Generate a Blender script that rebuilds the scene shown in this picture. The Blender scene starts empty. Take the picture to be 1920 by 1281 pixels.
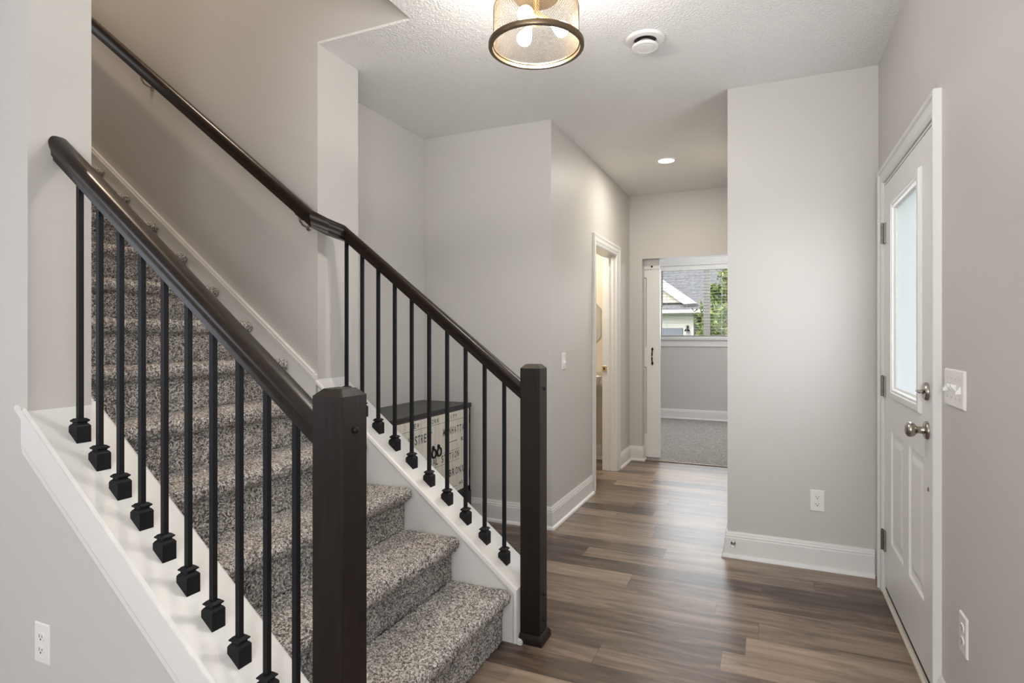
import bpy, bmesh, math, random
import numpy as np
from mathutils import Vector, Matrix

random.seed(7)
rng = np.random.default_rng(11)
C = bpy.context.scene.collection
PI = math.pi

# ------------------------------------------------------------------ camera, sky, sun, exposure
H, CEIL = 1.2966, 2.74
YAW = math.radians(23.85)
FPX, HORIZON = 1094.0, 628.3
cam_data = bpy.data.cameras.new('camera')
cam_data.sensor_fit = 'HORIZONTAL'
cam_data.sensor_width = 36.0
cam_data.lens = 36.0 * FPX / 1920.0
cam_data.shift_y = -(640.5 - HORIZON) / 1920.0
cam_data.clip_start = 0.05
cam = bpy.data.objects.new('camera', cam_data)
C.objects.link(cam)
cam.location = (0, 0, H)
cam.rotation_euler = (PI / 2, 0, YAW)
bpy.context.scene.camera = cam

vs = bpy.context.scene.view_settings
vs.view_transform = 'Standard'
vs.look = 'None'
vs.gamma = 1.0
vs.use_curve_mapping = False
vs.exposure = 0.80

world = bpy.data.worlds.new('sky')
bpy.context.scene.world = world
world.use_nodes = True
wn = world.node_tree.nodes
wl = world.node_tree.links
sky = wn.new('ShaderNodeTexSky')
sky.sky_type = 'NISHITA'
sky.sun_disc = False
sky.sun_elevation = math.radians(42)
sky.sun_rotation = math.radians(200)
sky.air_density = 1.0
sky.dust_density = 3.0
hazy = wn.new('ShaderNodeHueSaturation')          # thin overcast: the blue is washed out
hazy.inputs['Saturation'].default_value = 0.22
wl.new(sky.outputs[0], hazy.inputs['Color'])
wl.new(hazy.outputs[0], wn['Background'].inputs[0])
wn['Background'].inputs[1].default_value = 0.24


def lamp(name, kind, loc, energy, color, rot=(0, 0, 0), size=None, size_y=None, radius=None, spread=None):
    d = bpy.data.lights.new(name, kind)
    d.energy = energy
    d.color = color
    if kind == 'AREA':
        d.shape = 'RECTANGLE'
        d.size = size
        d.size_y = size_y or size
        if spread:
            d.spread = spread
    elif kind == 'SUN':
        d.angle = radius or 0.05
    else:
        d.shadow_soft_size = radius or 0.05
    o = bpy.data.objects.new(name, d)
    C.objects.link(o)
    o.location = loc
    o.rotation_euler = rot
    return o


DAY = (0.90, 0.95, 1.0)
lamp('sun', 'SUN', (0, -10, 20), 0.6, (1.0, 0.96, 0.9), rot=(math.radians(48), 0, math.radians(-25)), radius=0.06)
# added area lights at closed walls behind and beside the camera, imitating assumed daylight
lamp('added_daylight_rear', 'AREA', (-1.2, -5.1, 1.5), 50, (0.96, 0.99, 1.0), rot=(PI / 2, 0, 0), size=3.2, size_y=2.0)
lamp('added_daylight_side', 'AREA', (-6.1, -2.4, 1.5), 36, (0.80, 0.87, 1.0), rot=(PI / 2, 0, -PI / 2), size=3.0, size_y=1.9)
# daylight entering at the office window and at the glazed front door
lamp('office_window_daylight', 'AREA', (-0.86, 9.22, 1.80), 22, DAY, rot=(-PI / 2, 0, 0), size=1.4, size_y=1.05)
lamp('front_door_daylight', 'AREA', (0.524, 2.945, 1.467), 4.8, (0.92, 0.96, 1.0), rot=(PI / 2, 0, PI / 2), size=0.50, size_y=0.85)
lamp('ceiling_bounce_fill', 'AREA', (0.15, -0.7, 1.5), 10, (1.0, 0.985, 0.965), rot=(math.radians(90 + 48), 0, math.radians(3)), size=0.8, spread=math.radians(120))  # added fill aimed up and forward at the ceiling, no real uplighter
lamp('entry_fill', 'POINT', (0.08, -1.25, 1.7), 40, (1.0, 0.97, 0.94), radius=0.2)  # added soft fill that lifts the lower walls and floor, no real lamp
# assumed upstairs ceiling lamp over the stairwell, added office fill, assumed powder-room lamp
ul = lamp('assumed_upstairs_downlight', 'SPOT', (-3.1, 1.86, 5.25), 125, (1.0, 0.80, 0.60), radius=0.05)
ul.data.spot_size = math.radians(78)
ul.data.spot_blend = 0.5
lamp('office_fill', 'POINT', (0.3, 7.7, 2.4), 24, (1.0, 0.97, 0.94), radius=0.15)  # added point fill to brighten the office, no fixture belongs to it
lamp('assumed_powder_room_lamp', 'POINT', (-1.95, 5.2, 2.2), 20, (1.0, 0.86, 0.66), radius=0.08)


# ------------------------------------------------------------------ materials
def mat(name, color=(0.8, 0.8, 0.8), rough=0.5, metal=0.0, spec=0.5, coat=0.0):
    m = bpy.data.materials.new(name)
    m.use_nodes = True
    b = m.node_tree.nodes['Principled BSDF']
    b.inputs['Base Color'].default_value = (*color, 1)
    b.inputs['Roughness'].default_value = rough
    b.inputs['Metallic'].default_value = metal
    b.inputs['Specular IOR Level'].default_value = spec
    b.inputs['Coat Weight'].default_value = coat
    return m


def nodes(m):
    return m.node_tree.nodes, m.node_tree.links, m.node_tree.nodes['Principled BSDF']


def coords(m, scale=(1, 1, 1), space='Object'):
    n, l, b = nodes(m)
    tc = n.new('ShaderNodeTexCoord')
    mp = n.new('ShaderNodeMapping')
    mp.inputs['Scale'].default_value = scale
    l.new(tc.outputs[space], mp.inputs[0])
    return mp.outputs[0]


def noise(m, vec, scale, detail=2.0, rough=0.5):
    n, l, b = nodes(m)
    t = n.new('ShaderNodeTexNoise')
    t.inputs['Scale'].default_value = scale
    t.inputs['Detail'].default_value = detail
    t.inputs['Roughness'].default_value = rough
    l.new(vec, t.inputs['Vector'])
    return t.outputs['Fac']


def ramp(m, fac, stops, interp='LINEAR'):
    n, l, b = nodes(m)
    r = n.new('ShaderNodeValToRGB')
    r.color_ramp.interpolation = interp
    while len(r.color_ramp.elements) < len(stops):
        r.color_ramp.elements.new(0.5)
    for e, (p, c) in zip(r.color_ramp.elements, stops):
        e.position = p
        e.color = (*c, 1)
    l.new(fac, r.inputs[0])
    return r.outputs[0]


def bump(m, fac, strength, dist):
    n, l, b = nodes(m)
    t = n.new('ShaderNodeBump')
    t.inputs['Strength'].default_value = strength
    t.inputs['Distance'].default_value = dist
    l.new(fac, t.inputs['Height'])
    l.new(t.outputs[0], b.inputs['Normal'])


def math_node(m, op, a, bval):
    n, l, b = nodes(m)
    t = n.new('ShaderNodeMath')
    t.operation = op
    for i, v in enumerate((a, bval)):
        if v is None:
            continue
        if isinstance(v, (int, float)):
            t.inputs[i].default_value = v
        else:
            l.new(v, t.inputs[i])
    return t.outputs[0]


def paint(name, col, rough=0.55, tex=0.0008):
    m = mat(name, col, rough, spec=0.3)
    v = coords(m)
    bump(m, noise(m, v, 260, 2), 0.10, tex)
    return m


M = {}
M['wall'] = paint('greige_wall_paint', (0.590, 0.574, 0.554), 0.5)
M['white'] = mat('white_trim_paint', (0.76, 0.757, 0.748), 0.32, spec=0.4)
M['door'] = mat('white_door_paint', (0.82, 0.82, 0.81), 0.35, spec=0.4)
M['plastic'] = mat('white_plastic', (0.82, 0.81, 0.79), 0.3)
M['slot'] = mat('dark_slot', (0.03, 0.03, 0.03), 0.6)
M['nickel'] = mat('brushed_nickel', (0.40, 0.365, 0.325), 0.27, 1.0)
M['hinge'] = mat('antique_nickel_hinge', (0.24, 0.225, 0.205), 0.35, 1.0)
M['iron'] = mat('black_iron', (0.009, 0.009, 0.011), 0.5, 0.0, 0.22)
M['bronze'] = mat('aged_bronze', (0.20, 0.145, 0.09), 0.35, 0.9)
M['brass'] = mat('champagne_brass', (0.78, 0.62, 0.38), 0.28, 1.0)
M['mesh'] = mat('champagne_wire', (0.075, 0.052, 0.027), 0.55, 0.6)
M['porcelain'] = mat('porcelain', (0.85, 0.84, 0.81), 0.12)

# ceiling: sprayed orange-peel texture
m = mat('textured_ceiling', (0.90, 0.895, 0.885), 0.7, spec=0.2)
v = coords(m)
f1 = noise(m, v, 95, 3, 0.6)
f1r = ramp(m, f1, [(0.42, (0, 0, 0)), (0.62, (1, 1, 1))])
bump(m, f1r, 0.75, 0.0042)
M['ceiling'] = m

# vinyl plank floor, boards run along x
m = mat('vinyl_plank', (0.3, 0.22, 0.16), 0.34, spec=0.5)
n, l, b = nodes(m)
tc = n.new('ShaderNodeTexCoord')
sep = n.new('ShaderNodeSeparateXYZ')
l.new(tc.outputs['Object'], sep.inputs[0])
PW, PLN = 0.153, 1.22
yy = math_node(m, 'DIVIDE', math_node(m, 'SUBTRACT', sep.outputs[1], 2.54), PW)
row = math_node(m, 'FLOOR', yy, None)
wn1 = n.new('ShaderNodeTexWhiteNoise')
wn1.noise_dimensions = '1D'
l.new(row, wn1.inputs['W'])
xx = math_node(m, 'ADD', math_node(m, 'DIVIDE', sep.outputs[0], PLN), math_node(m, 'MULTIPLY', wn1.outputs[0], 7.0))
col = math_node(m, 'FLOOR', xx, None)
cmb = n.new('ShaderNodeCombineXYZ')
l.new(row, cmb.inputs[0])
l.new(col, cmb.inputs[1])
wn2 = n.new('ShaderNodeTexWhiteNoise')
wn2.noise_dimensions = '3D'
l.new(cmb.outputs[0], wn2.inputs['Vector'])
# per-board shifted grain
mp = n.new('ShaderNodeMapping')
mp.inputs['Scale'].default_value = (1.1, 9.0, 1.0)
l.new(tc.outputs['Object'], mp.inputs[0])
addv = n.new('ShaderNodeVectorMath')
addv.operation = 'ADD'
sc = n.new('ShaderNodeVectorMath')
sc.operation = 'SCALE'
sc.inputs['Scale'].default_value = 31.0
l.new(wn2.outputs['Color'], sc.inputs[0])
l.new(mp.outputs[0], addv.inputs[0])
l.new(sc.outputs[0], addv.inputs[1])
gn = n.new('ShaderNodeTexNoise')
gn.inputs['Scale'].default_value = 2.2
gn.inputs['Detail'].default_value = 6
gn.inputs['Roughness'].default_value = 0.62
gn.inputs['Distortion'].default_value = 0.6
l.new(addv.outputs[0], gn.inputs['Vector'])
fine = n.new('ShaderNodeTexNoise')
fine.inputs['Scale'].default_value = 10.0
fine.inputs['Detail'].default_value = 4
mp2 = n.new('ShaderNodeMapping')
mp2.inputs['Scale'].default_value = (0.6, 14.0, 1.0)
l.new(addv.outputs[0], mp2.inputs[0])
l.new(mp2.outputs[0], fine.inputs['Vector'])
tone = math_node(m, 'ADD', math_node(m, 'MULTIPLY', gn.outputs['Fac'], 0.75),
                 math_node(m, 'ADD', math_node(m, 'MULTIPLY', wn2.outputs[0], 0.30), math_node(m, 'MULTIPLY', fine.outputs['Fac'], 0.16)))
cr = ramp(m, tone, [(0.38, (0.045, 0.030, 0.022)), (0.54, (0.120, 0.083, 0.060)), (0.68, (0.240, 0.174, 0.130)), (0.88, (0.38, 0.290, 0.220))])
fy = math_node(m, 'FRACT', yy, None)
fx = math_node(m, 'FRACT', xx, None)
gy = math_node(m, 'LESS_THAN', fy, 0.012)
gx = math_node(m, 'LESS_THAN', fx, 0.0022)
gap = math_node(m, 'MAXIMUM', gy, gx)
mix = n.new('ShaderNodeMix')
mix.data_type = 'RGBA'
l.new(math_node(m, 'MULTIPLY', gap, 0.6), mix.inputs[0])
l.new(cr, mix.inputs[6])
mix.inputs[7].default_value = (0.04, 0.03, 0.025, 1)
l.new(mix.outputs[2], b.inputs['Base Color'])
hgt = math_node(m, 'SUBTRACT', math_node(m, 'MULTIPLY', fine.outputs['Fac'], 0.35), gap)
bump(m, hgt, 0.25, 0.0012)
rr = n.new('ShaderNodeMapRange')
l.new(fine.outputs['Fac'], rr.inputs[0])
rr.inputs[3].default_value = 0.26
rr.inputs[4].default_value = 0.42
l.new(rr.outputs[0], b.inputs['Roughness'])
M['floor'] = m


def carpet_mat(name, stops, sc):
    m = mat(name, (0.4, 0.36, 0.32), 0.95, spec=0.05)
    n, l, b = nodes(m)
    v = coords(m)
    vo = n.new('ShaderNodeTexVoronoi')
    vo.inputs['Scale'].default_value = sc
    nd = n.new('ShaderNodeTexNoise')
    nd.inputs['Scale'].default_value = sc * 0.9
    l.new(v, nd.inputs['Vector'])
    mx = n.new('ShaderNodeVectorMath')
    mx.operation = 'MULTIPLY_ADD'
    l.new(nd.outputs['Color'], mx.inputs[0])
    mx.inputs[1].default_value = (0.006, 0.006, 0.006)
    l.new(v, mx.inputs[2])
    l.new(mx.outputs[0], vo.inputs['Vector'])
    sp = n.new('ShaderNodeSeparateColor')
    l.new(vo.outputs['Color'], sp.inputs[0])
    big = noise(m, v, 9, 3)
    fac = math_node(m, 'ADD', math_node(m, 'MULTIPLY', sp.outputs[0], 0.86), math_node(m, 'MULTIPLY', math_node(m, 'SUBTRACT', big, 0.5), 0.30))
    l.new(ramp(m, fac, stops), b.inputs['Base Color'])
    bump(m, vo.outputs['Distance'], 0.8, 0.004)
    b.inputs['Sheen Weight'].default_value = 0.25
    b.inputs['Sheen Roughness'].default_value = 0.6
    return m


M['carpet'] = carpet_mat('speckled_frieze_carpet', [(0.0, (0.045, 0.040, 0.036)), (0.22, (0.14, 0.125, 0.113)), (0.50, (0.39, 0.36, 0.335)), (0.82, (0.72, 0.685, 0.655))], 200)
M['carpet_office'] = carpet_mat('grey_office_carpet', [(0.0, (0.11, 0.10, 0.09)), (0.5, (0.27, 0.25, 0.23)), (0.9, (0.42, 0.40, 0.37))], 110)


def wood(name, dark, light, rough, axis_scale):
    m = mat(name, dark, rough, spec=0.35, coat=0.0)
    n, l, b = nodes(m)
    b.inputs['Coat Roughness'].default_value = 0.18
    v = coords(m, axis_scale)
    f = noise(m, v, 6, 5, 0.6)
    l.new(ramp(m, f, [(0.3, dark), (0.75, light)]), b.inputs['Base Color'])
    bump(m, f, 0.15, 0.001)
    return m


M['espresso_post'] = wood('espresso_stained_post', (0.007, 0.005, 0.0045), (0.018, 0.012, 0.009), 0.38, (14, 14, 0.7))
M['espresso_rail'] = wood('espresso_stained_rail', (0.008, 0.005, 0.004), (0.022, 0.013, 0.008), 0.30, (1.0, 14, 14))
M['cab_black'] = mat('black_cabinet_paint', (0.020, 0.019, 0.019), 0.35)
m = mat('whitewashed_boards', (0.62, 0.58, 0.51), 0.55)
v = coords(m, (8, 16, 0.9))
f = noise(m, v, 4, 5, 0.65)
n, l, b = nodes(m)
l.new(ramp(m, f, [(0.25, (0.50, 0.455, 0.39)), (0.5, (0.71, 0.675, 0.60)), (0.75, (0.80, 0.765, 0.695))]), b.inputs['Base Color'])
M['boards'] = m
m = mat('worn_black_lettering', (0.06, 0.055, 0.05), 0.7)
v = coords(m)
f = noise(m, v, 90, 3)
n, l, b = nodes(m)
l.new(ramp(m, f, [(0.45, (0.035, 0.032, 0.03)), (0.68, (0.25, 0.225, 0.195))]), b.inputs['Base Color'])
M['letter'] = m


def emit(name, col, strength):
    m = bpy.data.materials.new(name)
    m.use_nodes = True
    n = m.node_tree.nodes
    b = n['Principled BSDF']
    b.inputs['Base Color'].default_value = (*col, 1)
    b.inputs['Emission Color'].default_value = (*col, 1)
    b.inputs['Emission Strength'].default_value = strength
    return m


BULB = (1.0, 0.95, 0.88)
LEDC = (1.0, 0.93, 0.80)
M['led'] = emit('lit_led_lens', LEDC, 8)
# lit bulb: thin glowing glass that lets the filament lamp inside shine through
m = emit('lit_bulb', BULB, 7)
n, l, b = nodes(m)
tr = n.new('ShaderNodeBsdfTransparent')
ms = n.new('ShaderNodeMixShader')
ms.inputs[0].default_value = 0.5
l.new(tr.outputs[0], ms.inputs[1])
l.new(b.outputs[0], ms.inputs[2])
l.new(ms.outputs[0], n['Material Output'].inputs[0])
M['bulb'] = m
for k_ in ('bulb', 'led'):
    M[k_].cycles.emission_sampling = 'NONE'


def glass(name, rough, tint=(1, 1, 1)):
    m = mat(name, tint, rough)
    n, l, b = nodes(m)
    b.inputs['Transmission Weight'].default_value = 1.0
    b.inputs['IOR'].default_value = 1.45
    b.inputs['Roughness'].default_value = rough
    return m


M['glass'] = mat('clear_glass', (1, 1, 1), 0.0)
n, l, b = nodes(M['glass'])
out = n['Material Output']
tr = n.new('ShaderNodeBsdfTransparent')
gl = n.new('ShaderNodeBsdfGlossy')
gl.inputs['Roughness'].default_value = 0.02
fr = n.new('ShaderNodeFresnel')
fr.inputs[0].default_value = 1.3
ms = n.new('ShaderNodeMixShader')
l.new(fr.outputs[0], ms.inputs[0])
l.new(tr.outputs[0], ms.inputs[1])
l.new(gl.outputs[0], ms.inputs[2])
l.new(ms.outputs[0], out.inputs[0])
M['frost'] = mat('frosted_glass', (0.9, 0.95, 1.0), 0.2)
n, l, b = nodes(M['frost'])
out = n['Material Output']
tr = n.new('ShaderNodeBsdfTransparent')
tr.inputs[0].default_value = (1.0, 1.0, 1.0, 1)
tl = n.new('ShaderNodeBsdfTranslucent')
tl.inputs[0].default_value = (0.90, 0.94, 1.0, 1)
ms = n.new('ShaderNodeMixShader')
ms.inputs[0].default_value = 0.30
l.new(tr.outputs[0], ms.inputs[1])
l.new(tl.outputs[0], ms.inputs[2])
l.new(ms.outputs[0], out.inputs[0])
M['mirror'] = mat('mirror_silver', (0.9, 0.9, 0.88), 0.02, 1.0)


# ------------------------------------------------------------------ mesh builders
class MB:
    def __init__(self):
        self.v = []
        self.f = []

    def add(self, verts, faces):
        o = len(self.v)
        self.v += [tuple(p) for p in verts]
        self.f += [tuple(i + o for i in f) for f in faces]
        return self

    def box(self, x0, x1, y0, y1, z0, z1, bev=0.0, seg=1):
        if bev <= 0:
            v = [(x, y, z) for z in (z0, z1) for y in (y0, y1) for x in (x0, x1)]
            return self.add(v, [(0, 2, 3, 1), (4, 5, 7, 6), (0, 1, 5, 4), (2, 6, 7, 3), (0, 4, 6, 2), (1, 3, 7, 5)])
        bm = bmesh.new()
        bmesh.ops.create_cube(bm, size=1)
        for p in bm.verts:
            p.co = Vector(((x0 + x1) / 2 + p.co.x * (x1 - x0), (y0 + y1) / 2 + p.co.y * (y1 - y0), (z0 + z1) / 2 + p.co.z * (z1 - z0)))
        bmesh.ops.bevel(bm, geom=bm.edges[:], offset=bev, segments=seg, affect='EDGES', profile=0.5)
        return self.bm(bm)

    def bm(self, bm):
        bm.verts.index_update()
        self.add([p.co[:] for p in bm.verts], [[q.index for q in f.verts] for f in bm.faces])
        bm.free()
        return self

    def prism(self, poly, a0, a1, mapf):
        """closed 2-D polygon extruded from a0 to a1; mapf(u, v, a) -> xyz"""
        n = len(poly)
        v = [mapf(u, w, a0) for u, w in poly] + [mapf(u, w, a1) for u, w in poly]
        f = [tuple(range(n))[::-1], tuple(range(n, 2 * n))]
        f += [(i, (i + 1) % n, n + (i + 1) % n, n + i) for i in range(n)]
        return self.add(v, f)

    def loft(self, rings, caps=True, closed=True):
        n = len(rings[0])
        v = [p for r in rings for p in r]
        f = []
        for k in range(len(rings) - 1):
            for i in range(n if closed else n - 1):
                j = (i + 1) % n
                f.append((k * n + i, k * n + j, (k + 1) * n + j, (k + 1) * n + i))
        if caps:
            f.append(tuple(range(n))[::-1])
            f.append(tuple(range((len(rings) - 1) * n, len(rings) * n)))
        return self.add(v, f)

    def lathe(self, prof, center, axis='z', seg=32, flip=1):
        """prof: list of (r, h) along axis"""
        rings = []
        for r, h in prof:
            ring = []
            for i in range(seg):
                a = 2 * PI * i / seg
                p, q = max(r, 1e-5) * math.cos(a), max(r, 1e-5) * math.sin(a)
                if axis == 'z':
                    d = (p, q, h)
                elif axis == 'x':
                    d = (h, p, q)
                else:
                    d = (q, h, p)
                ring.append((center[0] + d[0], center[1] + d[1], center[2] + d[2]))
            rings.append(ring)
        return self.loft(rings, caps=prof[0] != prof[-1])

    def tube(self, pts, r, seg=10):
        pts = [Vector(p) for p in pts]
        rings = []
        up = Vector((0, 0, 1))
        for i, p in enumerate(pts):
            d = (pts[min(i + 1, len(pts) - 1)] - pts[max(i - 1, 0)]).normalized()
            a = d.cross(up)
            if a.length < 1e-3:
                a = d.cross(Vector((1, 0, 0)))
            a.normalize()
            c = a.cross(d)
            rr_ = r[i] if isinstance(r, (list, tuple)) else r
            rings.append([tuple(p + a * (rr_ * math.cos(2 * PI * k / seg)) + c * (rr_ * math.sin(2 * PI * k / seg))) for k in range(seg)])
        return self.loft(rings)

    def sweep2d(self, path, prof, mapf, closed=False):
        """path: 2-D points; prof: (offset to the left of the path, height) loop; mitred corners"""
        P = [Vector(p) for p in path]
        n = len(P)
        rings = []
        for i in range(n):
            if closed or 0 < i < n - 1:
                d0 = (P[i] - P[i - 1]).normalized()
                d1 = (P[(i + 1) % n] - P[i]).normalized()
            elif i == 0:
                d0 = d1 = (P[1] - P[0]).normalized()
            else:
                d0 = d1 = (P[i] - P[i - 1]).normalized()
            n0 = Vector((-d0.y, d0.x))
            n1 = Vector((-d1.y, d1.x))
            b_ = (n0 + n1)
            b_ = b_ / max(1e-6, 1 + n0.dot(n1))
            rings.append([mapf(P[i].x + b_.x * w, P[i].y + b_.y * w, t) for w, t in prof])
        if closed:
            rings.append(rings[0])
        return self.loft(rings, caps=not closed)

    def build(self, name, material, parent=None, smooth=False, kind=None):
        off = Vector((0, 0, 0))
        q = parent
        while q is not None:
            off += Vector(q.location)
            q = q.parent
        me = bpy.data.meshes.new(name)
        me.from_pydata([(x - off.x, y - off.y, z - off.z) for x, y, z in self.v], [], self.f)
        me.materials.append(M[material] if isinstance(material, str) else material)
        bm = bmesh.new()
        bm.from_mesh(me)
        bmesh.ops.remove_doubles(bm, verts=bm.verts[:], dist=1e-6)
        bmesh.ops.recalc_face_normals(bm, faces=bm.faces[:])
        bm.to_mesh(me)
        bm.free()
        if smooth:
            me.shade_smooth()
            try:
                me.set_sharp_from_angle(angle=math.radians(38 if smooth is True else smooth))
            except Exception:
                pass
        me.update()
        o = bpy.data.objects.new(name, me)
        C.objects.link(o)
        if parent is not None:
            o.parent = parent
        return o


def tag(o, label=None, cat=None, group=None, kind=None):
    if label:
        o['label'] = label
    if cat:
        o['category'] = cat
    if group:
        o['group'] = group
    if kind:
        o['kind'] = kind
    return o


def root(name, loc, label, cat, group=None, kind=None):
    o = bpy.data.objects.new(name, None)
    o.empty_display_size = 0.1
    C.objects.link(o)
    o.location = loc
    return tag(o, label, cat, group, kind)


def struct(mb, name, material, label, cat, smooth=False):
    return tag(mb.build(name, material, None, smooth), label, cat, None, 'structure')


XY = lambda x, y, t: (x, y, t)

# ------------------------------------------------------------------ key dimensions
XR = 0.5305                      # right wall plane
SL, CAP0 = 0.782, -0.528         # cap top: z = CAP0 - SL * x
YN0, YN1 = 1.015, 1.195          # near stair wall
YF0, YF1 = 2.257, 2.568          # far stair wall
XC = -2.052                      # end of both stair walls
NICHE_X, NICHE_Y = -2.333, 3.673
HALL_X, HALL_Y = -1.338, 6.05
PART_X, PART_Y = -0.228, 3.645
OPEN_X = -1.50                   # edge of the stair opening in the ceiling
UPC = 5.3                        # upstairs ceiling


def captop(x):
    return CAP0 - SL * x


# ------------------------------------------------------------------ floors
struct(MB().box(-6.2, 0.62, -5.2, 6.085, -0.12, 0.0), 'floor', 'floor', 'brown wood-look plank floor of the entry and hall', 'floor')
struct(MB().box(-2.9, 1.6, 6.085, 9.45, -0.12, 0.008), 'floor_office', 'carpet_office', 'grey carpet floor of the office beyond the hall', 'floor')
struct(MB().box(-1.26, -0.2, 6.068, 6.10, 0.0, 0.009, 0.003), 'trim_1', M['floor'], 'thin wooden transition strip between plank floor and office carpet', 'floor trim')

# ------------------------------------------------------------------ ceiling with the stair opening
mb = MB()
mb.box(OPEN_X, 0.62, -5.2, 6.2, CEIL, CEIL + 0.30)
mb.box(-6.2, OPEN_X, YF0 + 0.03, 6.2, CEIL + 0.001, CEIL + 0.30)
mb.box(XC, OPEN_X, YF0, 6.2, CEIL, CEIL + 0.012)
mb.box(-6.2, OPEN_X, -5.2, YN1 - 0.03, CEIL + 0.001, CEIL + 0.30)
mb.box(XC + 0.012, OPEN_X, YN0, YN1, CEIL, CEIL + 0.012)
mb.box(-6.2, OPEN_X, -5.2, YN0, CEIL, CEIL + 0.012)
struct(mb, 'ceiling', 'ceiling', 'white textured ceiling over the entry and hall', 'ceiling')
struct(MB().box(-2.9, 1.6, 6.2, 9.45, CEIL, CEIL + 0.1), 'ceiling_office', 'ceiling', 'white ceiling of the office', 'ceiling')
struct(MB().box(-7.3, OPEN_X + 0.2, YN0, YF1, UPC, UPC + 0.1), 'ceiling_upstairs', 'ceiling', 'white ceiling above the top of the stairs', 'ceiling')

ztop0 = 2.88
# ------------------------------------------------------------------ walls
WL = 'wall'
mb = MB()
mb.box(-7.3, XC, YF0, YF1, 0, UPC)
mb.box(XC, OPEN_X, YF0, YF1, CEIL + 0.0122, UPC)
mb.box(OPEN_X, OPEN_X + 0.12, YF0, YF1, CEIL + 0.3, UPC)
struct(mb, 'wall_stair_far', WL, 'tall beige wall on the far side of the stairs carrying the wall handrail', 'wall')
mb = MB()
mb.box(-6.2, XC + 0.012, YN0, YN1, 0, UPC)
mb.box(XC + 0.012, OPEN_X, YN0, YN1, CEIL + 0.0122, UPC)
mb.box(OPEN_X, OPEN_X + 0.12, YN0, YN1, CEIL + 0.3, UPC)
struct(mb, 'wall_stair_near', WL, 'beige wall on the near side of the stairs at the left edge', 'wall')
struct(MB().box(OPEN_X, OPEN_X + 0.12, YN1, YF0, CEIL + 0.30, UPC), 'wall_upstairs', WL, 'upstairs wall above the edge of the stair opening', 'wall')
struct(MB().box(-7.3, -7.18, YN1, YF0, ztop0, UPC), 'wall_landing', WL, 'wall at the far end of the upstairs landing', 'wall')


def knee(y0, y1):
    x0, x1 = XC + 0.0121, -0.985
    poly = [(x0, 0), (x1, 0), (x1, captop(x1) - 0.028), (x0, captop(x0) - 0.028)]
    return MB().prism(poly, y0, y1, lambda u, w, a: (u, a, w))


struct(knee(YN0, 1.212), 'wall_knee_near', WL, 'low sloping wall under the near stair railing', 'wall')
struct(knee(2.2455, 2.455), 'wall_knee_far', 'white', 'low sloping white-painted wall under the far stair railing', 'wall')
struct(MB().box(NICHE_X - 0.12, NICHE_X, YF1, NICHE_Y + 0.12, 0, CEIL), 'wall_niche_left', WL, 'beige left wall of the alcove behind the stairs', 'wall')
struct(MB().box(NICHE_X, HALL_X - 0.13, NICHE_Y, NICHE_Y + 0.12, 0, CEIL).box(HALL_X - 0.13, HALL_X, NICHE_Y, NICHE_Y + 0.12, 0, CEIL), 'wall_niche_back', WL, 'beige back wall of the alcove behind the cabinet', 'wall')
BD0, BD1, BDH = 4.755, 5.482, 2.05
mb = MB()
mb.box(HALL_X - 0.13, HALL_X, NICHE_Y + 0.12, BD0 - 0.018, 0, CEIL)
mb.box(HALL_X - 0.13, HALL_X, BD1 + 0.018, HALL_Y, 0, CEIL)
mb.box(HALL_X - 0.13, HALL_X, BD0 - 0.018, BD1 + 0.018, BDH + 0.018, CEIL)
struct(mb, 'wall_hall_left', WL, 'beige hall wall with the powder-room doorway', 'wall')
OX0, OX1, OZ = -1.206, -0.30, 2.081
mb = MB()
mb.box(-2.9, OX0, HALL_Y, HALL_Y + 0.11, 0, CEIL)
mb.box(OX1, 1.6, HALL_Y, HALL_Y + 0.11, 0, CEIL)
mb.box(OX0, OX1, HALL_Y, HALL_Y + 0.11, OZ, CEIL)
struct(mb, 'wall_hall_back', WL, 'beige wall at the end of the hall with the office opening', 'wall')
struct(MB().box(PART_X, 0.62, PART_Y, HALL_Y, 0, CEIL), 'wall_partition', WL, 'light grey wall facing the entry beside the front door', 'wall')
DY0, DY1, DTOP = 2.455, 3.44, 2.055
mb = MB()
mb.box(XR, XR + 0.14, -5.2, DY0, 0, CEIL)
mb.box(XR, XR + 0.14, DY1, PART_Y, 0, CEIL)
mb.box(XR, XR + 0.14, DY0, DY1, DTOP, CEIL)
struct(mb, 'wall_right', WL, 'beige right wall with the front door', 'wall')
mb = MB()
mb.box(-6.2, 0.62, -5.3, -5.2, 0, CEIL)
mb.box(-6.3, -6.2, -5.3, YN0, 0, CEIL)
struct(mb, 'wall_living_room', WL, 'plain living-room walls on the open side of the entry', 'wall')
# powder room shell
mb = MB()
mb.box(-3.1, HALL_X - 0.13, 5.96, HALL_Y, 0, CEIL)
mb.box(-3.2, -3.1, NICHE_Y + 0.12, HALL_Y, 0, CEIL)
mb.box(-3.1, NICHE_X, NICHE_Y, NICHE_Y + 0.12, 0, CEIL)
m = paint('cream_wall_paint', (0.66, 0.61, 0.53), 0.5)
struct(mb, 'wall_powder_room', m, 'cream powder-room wall seen through the doorway', 'wall')
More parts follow.
